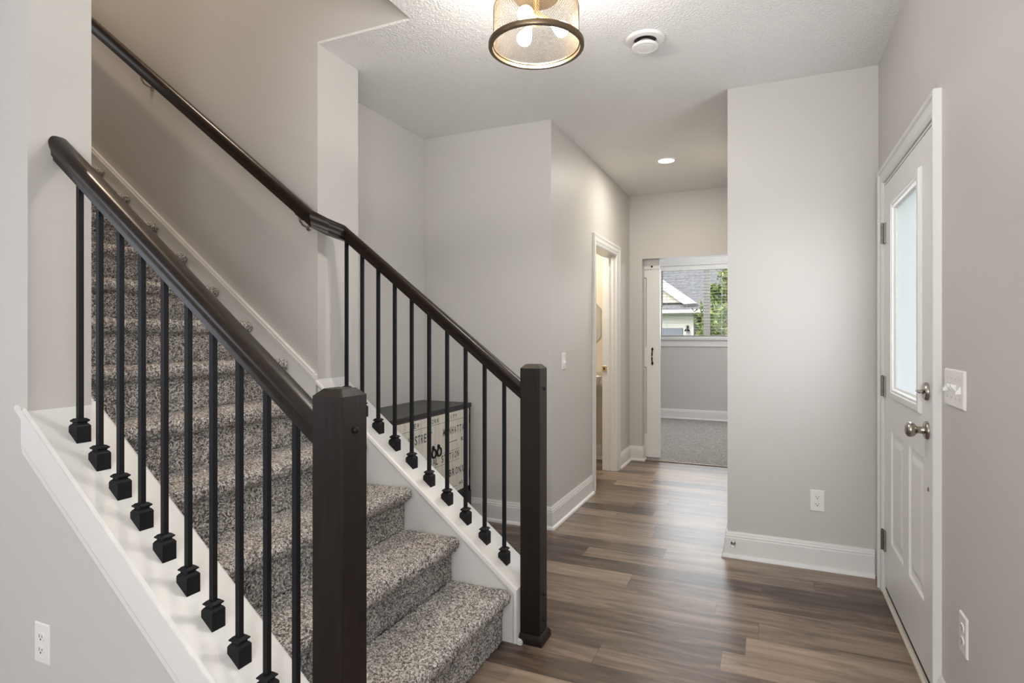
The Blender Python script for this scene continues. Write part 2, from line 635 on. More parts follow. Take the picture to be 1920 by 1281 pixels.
# office shell: back wall with the window
WX0, WX1, WZ0, WZ1 = -1.60, -0.12, 1.245, 2.36
OYB = 9.27
mb = MB()
mb.box(-2.9, WX0, OYB, OYB + 0.14, 0, CEIL)
mb.box(WX1, 1.6, OYB, OYB + 0.14, 0, CEIL)
mb.box(WX0, WX1, OYB, OYB + 0.14, 0, WZ0)
mb.box(WX0, WX1, OYB, OYB + 0.14, WZ1, CEIL)
struct(mb, 'wall_office_back', WL, 'grey office wall under and around the window', 'wall')
struct(MB().box(-3.0, -2.9, HALL_Y, OYB + 0.14, 0, CEIL).box(1.6, 1.7, HALL_Y, OYB + 0.14, 0, CEIL), 'wall_office_side', WL, 'office side walls', 'wall')

# ------------------------------------------------------------------ baseboards
BASE = [(0, 0), (0.031, 0), (0.031, 0.005), (0.027, 0.014), (0.020, 0.019), (0.015, 0.021), (0.015, 0.112), (0.0125, 0.116),
        (0.0125, 0.122), (0.0135, 0.124), (0.0095, 0.131), (0.0085, 0.139), (0.006, 0.143), (0.005, 0.148), (0, 0.148)]


def baseboard(path, name, label):
    mb = MB().sweep2d(path, BASE, XY)
    return struct(mb, name, 'white', label, 'baseboard', smooth=20)


# sweep offset is to the LEFT of the path direction
bb = MB().sweep2d([(HALL_X, 4.642), (HALL_X, NICHE_Y), (NICHE_X, NICHE_Y), (NICHE_X, YF1)], BASE, XY)
struct(bb, 'baseboard_hall', 'white', 'white baseboard along the alcove and round the hall corner', 'baseboard', smooth=20)
bb = MB().sweep2d([(OX0 - 0.001, HALL_Y + 0.10), (OX0 - 0.001, HALL_Y), (HALL_X, HALL_Y), (HALL_X, 5.572)], BASE, XY)
struct(bb, 'baseboard_hall_end', 'white', 'short white baseboard between the powder-room casing and the office opening', 'baseboard', smooth=20)
bb = MB().sweep2d([(XR - 0.018, PART_Y), (PART_X, PART_Y), (PART_X, HALL_Y)][::1], [(w, t) for w, t in BASE], XY)
struct(bb, 'baseboard_partition', 'white', 'white baseboard below the outlet on the grey wall by the front door', 'baseboard', smooth=20)
bb = MB().sweep2d([(XR, -5.2), (XR, 2.384)], BASE, XY)
struct(bb, 'baseboard_right', 'white', 'white baseboard on the right wall in front of the front door', 'baseboard', smooth=20)
bb = MB().sweep2d([(1.6, OYB), (-2.9, OYB)], [(w, t + 0.008) for w, t in BASE], XY)
struct(bb, 'baseboard_office', 'white', 'white baseboard below the office window', 'baseboard', smooth=20)
bb = MB().sweep2d([(HALL_X - 0.13, 5.96), (-3.1, 5.96)], BASE, XY)
struct(bb, 'baseboard_powder_room', 'white', 'white baseboard inside the powder room', 'baseboard', smooth=20)

# ------------------------------------------------------------------ stair trim: caps, aprons, skirts
def cap_piece(y0, y1, name, label):
    """sloping cap board with a rounded nose on both long edges, mitred into a vertical board at the low end"""
    t = 0.026
    xa, xb = XC + 0.0, -0.968
    r = 0.011
    # cross-section loop in (y, dz)
    sec = [(y0 + r, -t), (y0 + 0.003, -t + 0.005), (y0, -t / 2), (y0 + 0.003, -0.004), (y0 + r, 0), (y1 - r, 0), (y1 - 0.003, -0.004), (y1, -t / 2),
           (y1 - 0.003, -t + 0.005), (y1 - r, -t)]
    rings = [[(xa, yv, captop(xa) + dz) for yv, dz in sec]]
    xm = xb - 0.030
    # mitre bend: offset inward by the depth of the section
    rings.append([(xm + 0.030 + dz * 1.0, yv, captop(xm + 0.030) + dz * 1.28) for yv, dz in sec])
    rings.append([(xb + dz, yv, 0.001) for yv, dz in sec])
    mb = MB().loft(rings)
    return struct(mb, name, 'white', label, 'stair trim', smooth=30)


cap_piece(1.004, 1.226, 'trim_2', 'white sloping cap board under the near row of balusters')
cap_piece(2.2405, 2.467, 'trim_3', 'white sloping cap board under the far row of balusters')
# quarter-round at the foot of the far cap board
struct(MB().prism([(-0.967, 0.002), (-0.947, 0.002), (-0.948, 0.010), (-0.954, 0.018), (-0.967, 0.022)], 2.238, 2.27, lambda u, w, a: (u, a, w)), 'trim_4', 'white',
       'small white quarter-round at the foot of the far stair wall', 'floor trim')
# cap nose that runs past the near wall corner, apron board with moulded lower edge
mb = MB()
apy = 1.0165


def apron(d_top, d_bot, y0):
    """sloping strip on the near face between two vertical distances below the cap; left end cut plumb"""
    xl, xr = -2.052, -0.97
    poly = [(xl, captop(xl) - d_top), (xl, captop(xl) - d_bot), (xr, captop(xr) - d_bot), (xr, captop(xr) - d_top)]
    mb.prism(poly, y0, apy, lambda u, w, a: (u, a, w))


for a_, b_, y_ in ((0.006, 0.108, 1.0035), (0.108, 0.112, 1.0085), (0.112, 0.121, 1.0045), (0.121, 0.125, 1.0105), (0.125, 0.134, 1.0065), (0.134, 0.140, 1.010)):
    apron(a_, b_, y_)
ct = captop(-2.052)
mb.prism([(-2.052, ct - 0.001), (-2.066, ct + 0.009), (-2.083, ct + 0.008), (-2.090, ct - 0.003), (-2.052, ct - 0.034)], 1.0035, apy, lambda u, w, a: (u, a, w))
struct(mb, 'trim_5', 'white', 'white moulded apron board below the near cap board', 'stair trim')
# wall skirt beside the steps on the far stair wall
mb = MB()


def skirt_top(x):
    return 1.098 + 0.762 * (XC - x)


poly = [(-4.9, skirt_top(-4.9)), (-4.9, skirt_top(-4.9) - 0.55), (XC + 0.001, skirt_top(XC) - 0.55), (XC + 0.001, skirt_top(XC))]
mb.prism(poly, 2.2425, YF0 + 0.001, lambda u, w, a: (u, a, w))
for d0, d1, y in ((-0.004, 0.012, 2.238), (0.012, 0.024, 2.2355), (0.028, 0.034, 2.240)):
    xe = XC - 0.01
    poly = [(-4.9, skirt_top(-4.9) - d0), (-4.9, skirt_top(-4.9) - d1), (xe, skirt_top(xe) - d1), (xe, skirt_top(xe) - d0)]
    mb.prism(poly, y, YF0 + 0.001, lambda u, w, a: (u, a, w))
struct(mb, 'trim_6', 'white', 'white moulded skirt board climbing the far stair wall beside the steps', 'stair trim')
mb = MB()
poly = [(-4.9, skirt_top(-4.9)), (-4.9, skirt_top(-4.9) - 0.55), (XC, skirt_top(XC) - 0.55), (XC, skirt_top(XC) - 0.02)]
mb.prism(poly, YN1 - 0.001, 1.2115, lambda u, w, a: (u, a, w))
struct(mb, 'trim_7', 'white', 'white skirt board beside the steps on the near stair wall', 'stair trim')

# ------------------------------------------------------------------ staircase: every carpeted step is a part
stairs = root('staircase', (-1.0, 1.73, 0), 'carpeted staircase in speckled grey-brown pile climbing to the left', 'staircase')
RUN, RISE, NX0 = 0.2457, 0.190, -0.994
TOP0 = 0.224
YS0, YS1 = 1.2285, 2.2385


def step(k):
    xn = NX0 - RUN * k                      # nose front
    top = TOP0 + RISE * k
    xr = xn - 0.040                         # riser face
    zb = 0.0 if k == 0 else top - RISE - 0.004
    xback = xn - RUN - 0.048
    R = 0.029
    vis = []
    z = zb
    while z < top - 2 * R - 0.012:
        vis.append((xr, z))
        z += 0.007
    # cove under the nose, then the round nose, then the tread
    cx, cz = xn - R, top - R
    vis += [(xr + 0.002, top - 2 * R - 0.008), (xr + 0.008, top - 2 * R - 0.001)]
    for i in range(13):
        a = -PI * 0.52 + (PI * 1.02) * i / 12
        vis.append((cx + R * math.cos(a), cz + R * math.sin(a)))
    x = cx - 0.006
    while x > xback:
        # tread sags a touch behind the nose
        sag = 0.004 * min(1, (cx - x) / 0.05)
        vis.append((x, top - sag))
        x -= 0.007
    vis = np.array(vis)
    ny = 146
    ys = np.linspace(YS0, YS1, ny)
    npf = len(vis)
    d = np.gradient(vis, axis=0)
    nrm = np.stack([d[:, 1], -d[:, 0]], 1)
    nrm /= np.linalg.norm(nrm, axis=1)[:, None] + 1e-9
    P = np.zeros((npf, ny, 3))
    disp = rng.normal(0, 0.0026, (npf, ny)) + 0.0012 * np.sin(ys * 23 + k)[None, :]
    edge = np.minimum(ys - YS0, YS1 - ys)
    rnd = -0.006 * np.exp(-edge / 0.005)
    disp = disp + rnd[None, :]
    P[:, :, 0] = vis[:, 0, None] + nrm[:, 0, None] * disp
    P[:, :, 2] = vis[:, 1, None] + nrm[:, 1, None] * disp
    P[:, :, 1] = ys[None, :] + rng.normal(0, 0.0014, (npf, ny)) * (edge > 0.002)[None, :]
    if k == 0:
        P[:2, :, 2] = np.maximum(P[:2, :, 2], 0.001)
    mb = MB()
    verts = P.reshape(-1, 3)
    faces = [(i * ny + j, i * ny + j + 1, (i + 1) * ny + j + 1, (i + 1) * ny + j) for i in range(npf - 1) for j in range(ny - 1)]
    # the hidden back and underside close the solid
    nb = len(verts)
    blocks = [(xback, zb + 0.0), ]
    extra = [(xback, y, zb) for y in (YS0, YS1)]
    verts = np.vstack([verts, np.array(extra)])
    faces.append(tuple([i * ny for i in range(npf)][::-1] + [nb]))
    faces.append(tuple([i * ny + ny - 1 for i in range(npf)] + [nb + 1]))
    faces.append(tuple([nb, nb + 1] + [(npf - 1) * ny + j for j in range(ny)][::-1]))
    faces.append(tuple([nb + 1, nb] + [j for j in range(ny)]))
    mb.v = [tuple(p) for p in verts]
    mb.f = faces
    o = mb.build('carpeted_step', 'carpet', stairs, smooth=180)
    return o


NSTEP = 15
for k in range(NSTEP):
    step(k)
xl = NX0 - RUN * (NSTEP - 1) - 0.3
ztop = TOP0 + RISE * (NSTEP - 1)
MB().box(-7.179, xl + 0.02, YN1 + 0.02, YF0 - 0.02, ztop - 0.3, ztop + 0.0).build('landing', 'carpet', stairs)

# ------------------------------------------------------------------ railings
RB = lambda x: 1.042 - 0.7733 * (x + 1.006)        # underside of the handrail
RAIL_HALF = [(0.018, 0.0), (0.0185, 0.012), (0.0235, 0.0135), (0.0235, 0.023), (0.0255, 0.031), (0.0285, 0.038), (0.0308, 0.047), (0.0310, 0.056),
             (0.0295, 0.062), (0.0245, 0.0705), (0.0195, 0.075), (0.010, 0.0775)]
RAIL = RAIL_HALF + [(-n_, t) for n_, t in RAIL_HALF[::-1]]


def rail(path, parent, name='handrail'):
    """path of (x, y, underside z); sections stay plumb, corners are mitred"""
    mb = MB()
    P2 = [Vector((p[0], p[1])) for p in path]
    rings = []
    for i, p in enumerate(path):
        d0 = (P2[i] - P2[i - 1]).normalized() if i else (P2[1] - P2[0]).normalized()
        d1 = (P2[i + 1] - P2[i]).normalized() if i < len(path) - 1 else d0
        n0 = Vector((-d0.y, d0.x))
        n1 = Vector((-d1.y, d1.x))
        b_ = (n0 + n1) / (1 + n0.dot(n1))
        k_ = p[3] if len(p) > 3 else 1.0
        rings.append([(p[0] + b_.x * w, p[1] + b_.y * w, p[2] + t * k_) for w, t in RAIL])
    mb.loft(rings)
    return mb.build(name, 'espresso_rail', parent, smooth=30)


def newel(x1, y0, parent, zs):
    s = 0.0885
    x0, y1 = x1 - s, y0 + s
    c = 0.017
    zt = 1.156
    e = 0.0025

    def ring(ins, z):
        pts = []
        a0, a1, b0, b1 = x0 + ins, x1 - ins, y0 + ins, y1 - ins
        for (px, py, dx, dy) in ((a0, b0, 1, 1), (a1, b0, -1, 1), (a1, b1, -1, -1), (a0, b1, 1, -1)):
            if dx * dy > 0:
                pts += [(px, py + e * dy, z), (px + e * dx, py, z)]
            else:
                pts += [(px + e * dx, py, z), (px, py + e * dy, z)]
        return pts
    post = MB().loft([ring(0, 0.001), ring(0, zt), ring(c, zt + 0.016), ring(c + 0.002, zt + 0.0165)]).build('newel_post', 'espresso_post', parent, smooth=20)
    # moulding at the foot
    q = [(0, 0), (-0.014, 0), (-0.014, 0.010), (-0.0125, 0.022), (-0.008, 0.032), (-0.002, 0.038), (0, 0.0385)]
    MB().sweep2d([(x0, y0), (x1, y0), (x1, y1), (x0, y1)], [(w, t + 0.001) for w, t in q], XY, closed=True).build('base_moulding', 'espresso_post', post, smooth=30)
    for yb, zb in zs:
        MB().lathe([(0.0, 0.0085), (0.004, 0.008), (0.0075, 0.005), (0.0085, 0.0), (0.0085, -0.002)], (x1, yb, zb), 'x', 14).build('bolt_cap', 'iron', post, smooth=60)
    return post


BALX = [-1.9335 + i * 0.0962 for i in range(10)]


def baluster(x, y, parent):
    s = 0.0142 / 2
    zb = captop(x)
    zt = RB(x) + 0.004
    b = MB()
    lo, hi = [], []
    for px, py in ((-s, -s), (s, -s), (s, s), (-s, s)):
        lo.append((x + px, y + py, zb + 0.01))
        hi.append((x + px, y + py, RB(x + px) + 0.003))
    b.loft([lo, hi])
    bal = b.build('baluster', 'iron', parent)

    def sq(h, z=None, slope=False):
        return [(x + px * h, y + py * h, captop(x + px * h) + 0.0004 if slope else z) for px, py in ((-1, -1), (1, -1), (1, 1), (-1, 1))]
    z0 = captop(x)
    sh = MB().loft([sq(0.0205, slope=True), sq(0.0205, z0 + 0.034), sq(0.0175, z0 + 0.039), sq(0.0135, z0 + 0.0425), sq(0.0135, z0 + 0.045),
                    sq(0.0185, z0 + 0.049), sq(0.0185, z0 + 0.052), sq(0.0125, z0 + 0.0575), sq(0.0125, z0 + 0.0578)])
    sh.build('baluster_shoe', 'iron', bal)
    return bal


YBN, YBF = 1.10, 2.331
near = root('stair_railing', (-0.922, 1.09, 0), 'near stair railing with dark wood post and black metal balusters beside the left wall', 'railing', 'stair railings')
newel(-0.878, 1.044, near, [(1.088, 1.077)])
rail([(XC + 0.013, YBN, RB(XC + 0.013)), (-0.964, YBN, RB(-0.964))], near)
for x in BALX:
    baluster(x, YBN, near)
far = root('stair_railing', (-0.922, 2.314, 0), 'far stair railing with dark wood post, continuing up the wall as a handrail', 'railing', 'stair railings')
newel(-0.878, 2.270, far, [(2.322, 1.070), (2.322, 0.197), (2.322, 0.087)])
YW = 2.189
WZ = lambda x: 1.814 + 0.763 * (-2.021 - x)
rail([(-4.75, YW, WZ(-4.75), 1.18), (-2.02, YW, WZ(-2.02), 1.10), (-1.966, YW + 0.038, 1.784), (-1.940, 2.3255, RB(-1.940)), (-0.964, 2.3255, RB(-0.964))], far)
for x in BALX:
    baluster(x, YBF, far)
for xb in (-3.285, -2.105):
    zb = WZ(xb)
    b = MB()
    b.tube([(xb, YW, zb + 0.002), (xb, YW + 0.004, zb - 0.022), (xb, YW + 0.022, zb - 0.040), (xb, YW + 0.05, zb - 0.047), (xb, YF0 - 0.004, zb - 0.047)], 0.005, 10)
    b.lathe([(0.0, -0.002), (0.016, -0.002), (0.016, -0.006), (0.010, -0.009), (0.0, -0.0095)], (xb, YF0 + 0.002, zb - 0.047), 'y', 18)
    b.tube([(xb - 0.024, YW, zb + 0.0165), (xb + 0.024, YW, zb - 0.0195)], 0.006, 8)
    b.build('wall_bracket', 'nickel', far, smooth=40)

# ------------------------------------------------------------------ ceiling light
cx, cy = -0.833, 2.117
light = root('ceiling_light', (cx, cy, CEIL), 'semi-flush ceiling light with wire mesh drum shade and three lit bulbs', 'ceiling light')
can = MB().lathe([(0.0, 0.001), (0.065, 0.0), (0.065, -0.012), (0.058, -0.022), (0.014, -0.026), (0.012, -0.19), (0.026, -0.195), (0.03, -0.215), (0.018, -0.235), (0.0, -0.238)], (cx, cy, CEIL - 0.001), 'z', 32)
can.build('canopy', 'brass', light, smooth=40)
zr = 2.413
R1, R0 = 0.186, 0.170
MB().lathe([(R0, 0.0), (R1 - 0.002, 0.0), (R1, 0.003), (R1, 0.017), (R1 - 0.003, 0.02), (R0 - 0.004, 0.02), (R0 - 0.004, 0.014), (R0, 0.012), (R0, 0.0)], (cx, cy, zr), 'z', 96).build('shade_ring', 'bronze', light, smooth=40)
# expanded-wire shade: diamond lattice on a drum with a rounded shoulder
prof = []
for i in range(24):
    prof.append((0.166, zr + 0.014 + 0.0058 * i))
zs = prof[-1][1]
for i in range(1, 15):
    a = PI / 2 * i / 14
    prof.append((0.166 - 0.055 + 0.055 * math.cos(a) - 0.03 * (i / 14) ** 2, zs + 0.052 * math.sin(a)))
NA = 132
vv, ff = [], []
for i, (r, z) in enumerate(prof):
    for j in range(NA):
        a = 2 * PI * (j + 0.5 * (i % 2)) / NA
        vv.append((cx + r * math.cos(a), cy + r * math.sin(a), z))
for i in range(len(prof) - 2):
    for j in range(NA):
        if i % 2 == 0:
            q = (i * NA + j, (i + 1) * NA + j, (i + 2) * NA + j, (i + 1) * NA + (j - 1) % NA)
        else:
            q = (i * NA + j, (i + 1) * NA + (j + 1) % NA, (i + 2) * NA + j, (i + 1) * NA + j)
        ff.append(q)
mbs = MB()
mbs.v, mbs.f = vv, ff
shade = mbs.build('mesh_shade', 'mesh', light)
wf = shade.modifiers.new('wire', 'WIREFRAME')
wf.thickness = 0.0013
wf.use_even_offset = False
ztp = prof[-1][1]
MB().lathe([(0.0, 0.004), (prof[-1][0] + 0.006, 0.004), (prof[-1][0] + 0.006, -0.004), (0.0, -0.004)], (cx, cy, ztp), 'z', 40).build('shade_cap', 'bronze', light, smooth=40)
hub = Vector((cx, cy, 2.548))
for bx, by, bz in ((-0.888, 2.128, 2.468), (-0.737, 2.140, 2.480), (-0.834, 2.012, 2.495)):
    c = Vector((bx, by, bz))
    d = (c - hub).normalized()
    arm = MB().tube([hub, hub + (c - hub) * 0.35], 0.006, 12)
    L = (c - hub).length
    s0 = hub + d * (L * 0.22)
    s1 = c - d * 0.042
    arm.tube([s0, s0 + d * 0.004, s1 - d * 0.002, s1], [0.0085, 0.012, 0.012, 0.011], 16)
    armo = arm.build('lamp_arm', 'brass', light, smooth=40)
    lamp('bulb_light', 'POINT', c, 10, BULB, radius=0.02)
    # bulb: pear shape along d
    bp = [(-0.044, 0.011), (-0.036, 0.0135), (-0.026, 0.019), (-0.015, 0.0255), (-0.003, 0.0295), (0.009, 0.0285), (0.019, 0.0225), (0.026, 0.012), (0.0285, 0.0005)]
    MB().tube([c + d * h for h, r in bp], [r for h, r in bp], 20).build('bulb', 'bulb', armo, smooth=80)

# ------------------------------------------------------------------ other ceiling fittings
vx, vy = -0.556, 2.862
vent = root('ceiling_vent', (vx, vy, CEIL), 'round white ceiling vent to the right of the mesh ceiling light', 'vent')
MB().lathe([(0.052, 0.0), (0.094, 0.0), (0.094, -0.004), (0.088, -0.012), (0.066, -0.016), (0.056, -0.012), (0.052, 0.0)], (vx, vy, CEIL - 0.0005), 'z', 48).build('outer_ring', 'plastic', vent, smooth=40)
MB().lathe([(0.0, -0.001), (0.053, -0.001), (0.053, -0.003), (0.0, -0.003)], (vx, vy, CEIL), 'z', 32).build('duct_opening', 'slot', vent)
MB().lathe([(0.0, -0.012), (0.030, -0.012), (0.048, -0.026), (0.062, -0.036), (0.063, -0.043), (0.058, -0.047), (0.046, -0.048), (0.043, -0.044), (0.040, -0.048), (0.0, -0.050)], (vx, vy, CEIL), 'z', 48).build('centre_disc', 'plastic', vent, smooth=30)
rx, ry = -0.782, 4.915
rec = root('recessed_light', (rx, ry, CEIL), 'lit round recessed light in the hall ceiling', 'ceiling light')
MB().lathe([(0.062, 0.0), (0.082, 0.0), (0.080, -0.006), (0.066, -0.009), (0.062, -0.004), (0.062, 0.0)], (rx, ry, CEIL - 0.0005), 'z', 40).build('trim_ring', 'plastic', rec, smooth=40)
lamp('recessed_light_lamp', 'AREA', (rx, ry, CEIL - 0.0095), 7.5, LEDC, size=0.11)
MB().lathe([(0.0, -0.002), (0.063, -0.002), (0.063, -0.005), (0.0, -0.006)], (rx, ry, CEIL), 'z', 40).build('lens', 'led', rec, smooth=40)

# ------------------------------------------------------------------ front door
FX = 0.5275
fd = root('door_1', (FX, 2.95, 0), 'white front door with a tall frosted glass pane in the right wall', 'door', None, 'structure')
S0, S1, ST = 2.474, 3.424, 2.043
slab = MB()
PZ0, PZ1 = 0.298, 0.838
GZ0, GZ1, GY0, GY1 = 1.03, 1.905, 2.685, 3.205
xb0, xb1 = FX, FX + 0.044


def sb(y0, y1, z0, z1, xa=xb0):
    slab.box(xa, xb1, y0, y1, z0, z1)


pan = [(2.625, 2.885), (2.995, 3.272)]
slab.box(xb1 - 0.012, xb1 - 0.001, pan[0][0] - 0.01, pan[1][1] + 0.01, PZ0 - 0.01, PZ1 + 0.01)
sb(S0, pan[0][0], 0.045, ST)
sb(pan[1][1], S1, 0.045, ST)
sb(pan[0][0], pan[1][1], 0.045, PZ0)
sb(pan[0][1], pan[1][0], PZ0, PZ1)
sb(pan[0][0], pan[1][1], PZ1, GZ0)
sb(pan[0][0], GY0, GZ0, GZ1)
sb(GY1, pan[1][1], GZ0, GZ1)
sb(pan[0][0], pan[1][1], GZ1, ST)
for y0, y1 in pan:   # raised panels set in a moulded recess
    rs = []
    for ins, dx in ((0, 0.0), (0.006, 0.008), (0.020, 0.009), (0.034, 0.009), (0.056, 0.002), (0.060, 0.0015)):
        rs.append([(FX + dx, y0 + ins, PZ0 + ins), (FX + dx, y1 - ins, PZ0 + ins), (FX + dx, y1 - ins, PZ1 - ins), (FX + dx, y0 + ins, PZ1 - ins)])
    slab.loft(rs, caps=False)
    slab.add(rs[-1], [(0, 1, 2, 3)])
slab.build('door_slab', 'door', fd)
YZ = lambda a, z, t: (FX - t, a, z)
gf = [(0.0, -0.002), (0.0, 0.006), (0.006, 0.013), (0.018, 0.015), (0.030, 0.013), (0.036, 0.008), (0.042, 0.009), (0.050, 0.004), (0.056, -0.006), (0.056, -0.012)]
MB().sweep2d([(2.652, 0.998), (3.238, 0.998), (3.238, 1.938), (2.652, 1.938)], gf, YZ, closed=True).build('glass_frame', 'door', fd, smooth=30)
MB().box(FX + 0.010, FX + 0.016, 2.69, 3.20, 1.035, 1.90).build('glass_pane', 'frost', fd)
for z in (1.805, 1.040, 0.270):
    hb = MB()
    yk, xk = S1 + 0.008, FX - 0.012
    for i in range(5):
        hb.lathe([(0.0, -0.0095), (0.0066, -0.0095), (0.0066, 0.0095), (0.0, 0.0095)], (xk, yk, z - 0.040 + 0.020 * i), 'z', 12)
    hb.lathe([(0.0, 0), (0.0045, 0), (0.0045, 0.004), (0.0, 0.006)], (xk, yk, z + 0.050), 'z', 10)
    hb.box(FX - 0.009, FX - 0.0003, S1 - 0.026, S1 + 0.008, z - 0.050, z + 0.050)
    for zz in (-0.032, 0, 0.032):
        hb.lathe([(0.0, -0.012), (0.004, -0.0115), (0.004, -0.008)], (FX, S1 - 0.016, z + zz), 'x', 10)
    hb.build('hinge', 'hinge', fd, smooth=40)
ky = 2.565
kb = MB().lathe([(0.0, 0.0), (0.033, 0.0), (0.033, -0.006), (0.028, -0.011), (0.015, -0.013), (0.0135, -0.020), (0.0125, -0.030), (0.0155, -0.036), (0.0235, -0.042), (0.027, -0.050), (0.0275, -0.056),
                (0.025, -0.064), (0.017, -0.0695), (0.0, -0.071)], (FX, ky, 0.948), 'x', 36)
kb.build('door_knob', 'nickel', fd, smooth=50)
db = MB().lathe([(0.0, 0.0), (0.033, 0.0), (0.033, -0.008), (0.029, -0.013), (0.012, -0.014), (0.008, -0.018), (0.0, -0.018)], (FX, ky, 1.090), 'x', 36)
db.box(FX - 0.034, FX - 0.016, ky - 0.019, ky + 0.019, 1.084, 1.096, 0.003)
db.build('deadbolt', 'nickel', fd, smooth=40)
MB().lathe([(0.0, 0.0), (0.0085, 0.0), (0.0085, -0.002), (0.006, -0.0035), (0.0, -0.004)], (FX, 2.552, 0.735), 'x', 16).build('bumper', 'nickel', fd, smooth=40)
MB().box(FX + 0.002, FX + 0.040, S0, S1, 0.026, 0.045).build('door_sweep', 'slot', fd)
# jamb, casing, threshold
mb = MB()
mb.box(FX - 0.001, XR + 0.139, DY0 - 0.001, S0 - 0.003, 0, DTOP - 0.003)
mb.box(FX - 0.001, XR + 0.139, S1 + 0.003, DY1 + 0.001, 0, DTOP - 0.003)
mb.box(FX - 0.001, XR + 0.139, DY0 - 0.001, DY1 + 0.001, ST + 0.004, DTOP + 0.001)
CAS = [(0.0, 0.0), (0.0, 0.024), (0.004, 0.026), (0.016, 0.024), (0.022, 0.017), (0.050, 0.014), (0.058, 0.016), (0.066, 0.012), (0.070, 0.008), (0.070, 0.0)]
mb.sweep2d([(DY0 - 0.068, 0.0), (DY0 - 0.068, 2.132), (DY1 + 0.075, 2.132), (DY1 + 0.075, 0.0)], [(-w, t) for w, t in CAS], lambda a, z, t: (XR - t, a, z))
struct(mb, 'trim_8', 'white', 'white casing and jamb round the front door', 'door trim', smooth=30)
mb = MB().prism([(FX - 0.012, 0.001), (FX - 0.012, 0.010), (FX - 0.004, 0.020), (FX + 0.03, 0.0225), (FX + 0.14, 0.0225), (FX + 0.14, 0.001)], S0 - 0.002, S1 + 0.002, lambda u, w, a: (u, a, w))
m = mat('cream_threshold', (0.62, 0.58, 0.50), 0.4)
struct(mb, 'trim_9', m, 'cream threshold strip under the front door', 'door trim')

# ------------------------------------------------------------------ powder-room doorway
mb = MB()
xj0, xj1 = HALL_X - 0.136, HALL_X + 0.004
mb.box(xj0, xj1, BD0 - 0.019, BD0, 0.0, BDH)
mb.box(xj0, xj1, BD1, BD1 + 0.019, 0.0, BDH)
mb.box(xj0, xj1, BD0 - 0.019, BD1 + 0.019, BDH, BDH + 0.018)
mb.box(xj0 + 0.05, xj0 + 0.066, BD1 - 0.010, BD1 + 0.001, 0.0, BDH)
mb.box(xj0 + 0.092, xj0 + 0.108, BD1 - 0.010, BD1 + 0.001, 0.0, BDH)
CAS2 = [(0.0, 0.0), (0.0, 0.020), (0.005, 0.023), (0.018, 0.021), (0.026, 0.015), (0.050, 0.014), (0.056, 0.017), (0.064, 0.012), (0.082, 0.010), (0.088, 0.006), (0.088, 0.0)]
mb.sweep2d([(BD0 - 0.092, 0.0), (BD0 - 0.092, BDH + 0.092), (BD1 + 0.092, BDH + 0.092), (BD1 + 0.092, 0.0)], [(-w, t) for w, t in CAS2], lambda a, z, t: (HALL_X + t, a, z))
struct(mb, 'trim_10', 'white', 'white casing and jamb round the powder-room doorway', 'door trim', smooth=30)
sp = root('strike_plate', (HALL_X - 0.105, BD1, 0.972), 'small bronze latch plate on the powder-room door jamb', 'door hardware')
sb_ = MB().box(HALL_X - 0.136, HALL_X - 0.090, BD1 - 0.0125, BD1 - 0.0085, 0.945, 1.002, 0.0015)
sb_.build('plate', 'brass', sp)
MB().box(HALL_X - 0.122, HALL_X - 0.106, BD1 - 0.0135, BD1 - 0.0115, 0.962, 0.985).build('keyhole', 'slot', sp)
# mirror and basin glimpsed inside
mir = root('mirror', (-1.86, 5.955, 1.43), 'frameless octagonal mirror on the powder-room wall', 'mirror')
R8 = 0.335
oc = []
for i in range(8):
    a = PI / 8 + i * PI / 4
    oc.append((-1.893 + 0.90 * R8 * math.cos(a), 1.427 + 1.0 * R8 * math.sin(a) * 1.12))
MB().prism(oc, 5.9495, 5.9585, lambda u, w, a: (u, a, w)).build('mirror_glass', 'mirror', mir)
for dz in (1.735, 1.118):
    MB().box(-1.695, -1.668, 5.944, 5.9585, dz - 0.014, dz + 0.014, 0.002).build('mirror_clip', 'brass', mir)
snk = root('wall_basin', (-1.9, 5.8, 0.80), 'white powder-room basin mostly hidden by the door casing', 'sink')
bs = [[(-1.828 + rx_ * math.cos(a), 5.77 + ry_ * math.sin(a), z) for a in [2 * PI * i / 36 for i in range(36)]] for rx_, ry_, z in
      ((0.10, 0.08, 0.70), (0.17, 0.12, 0.735), (0.235, 0.165, 0.79), (0.262, 0.185, 0.86), (0.268, 0.188, 0.876), (0.25, 0.172, 0.878), (0.22, 0.15, 0.82), (0.1, 0.07, 0.775))]
MB().loft(bs).build('bowl', 'porcelain', snk, smooth=50)
MB().lathe([(0.0, 0.001), (0.085, 0.001), (0.08, 0.03), (0.06, 0.35), (0.07, 0.69), (0.09, 0.71), (0.0, 0.71)], (-1.86, 5.80, 0), 'z', 28).build('pedestal', 'porcelain', snk, smooth=40)

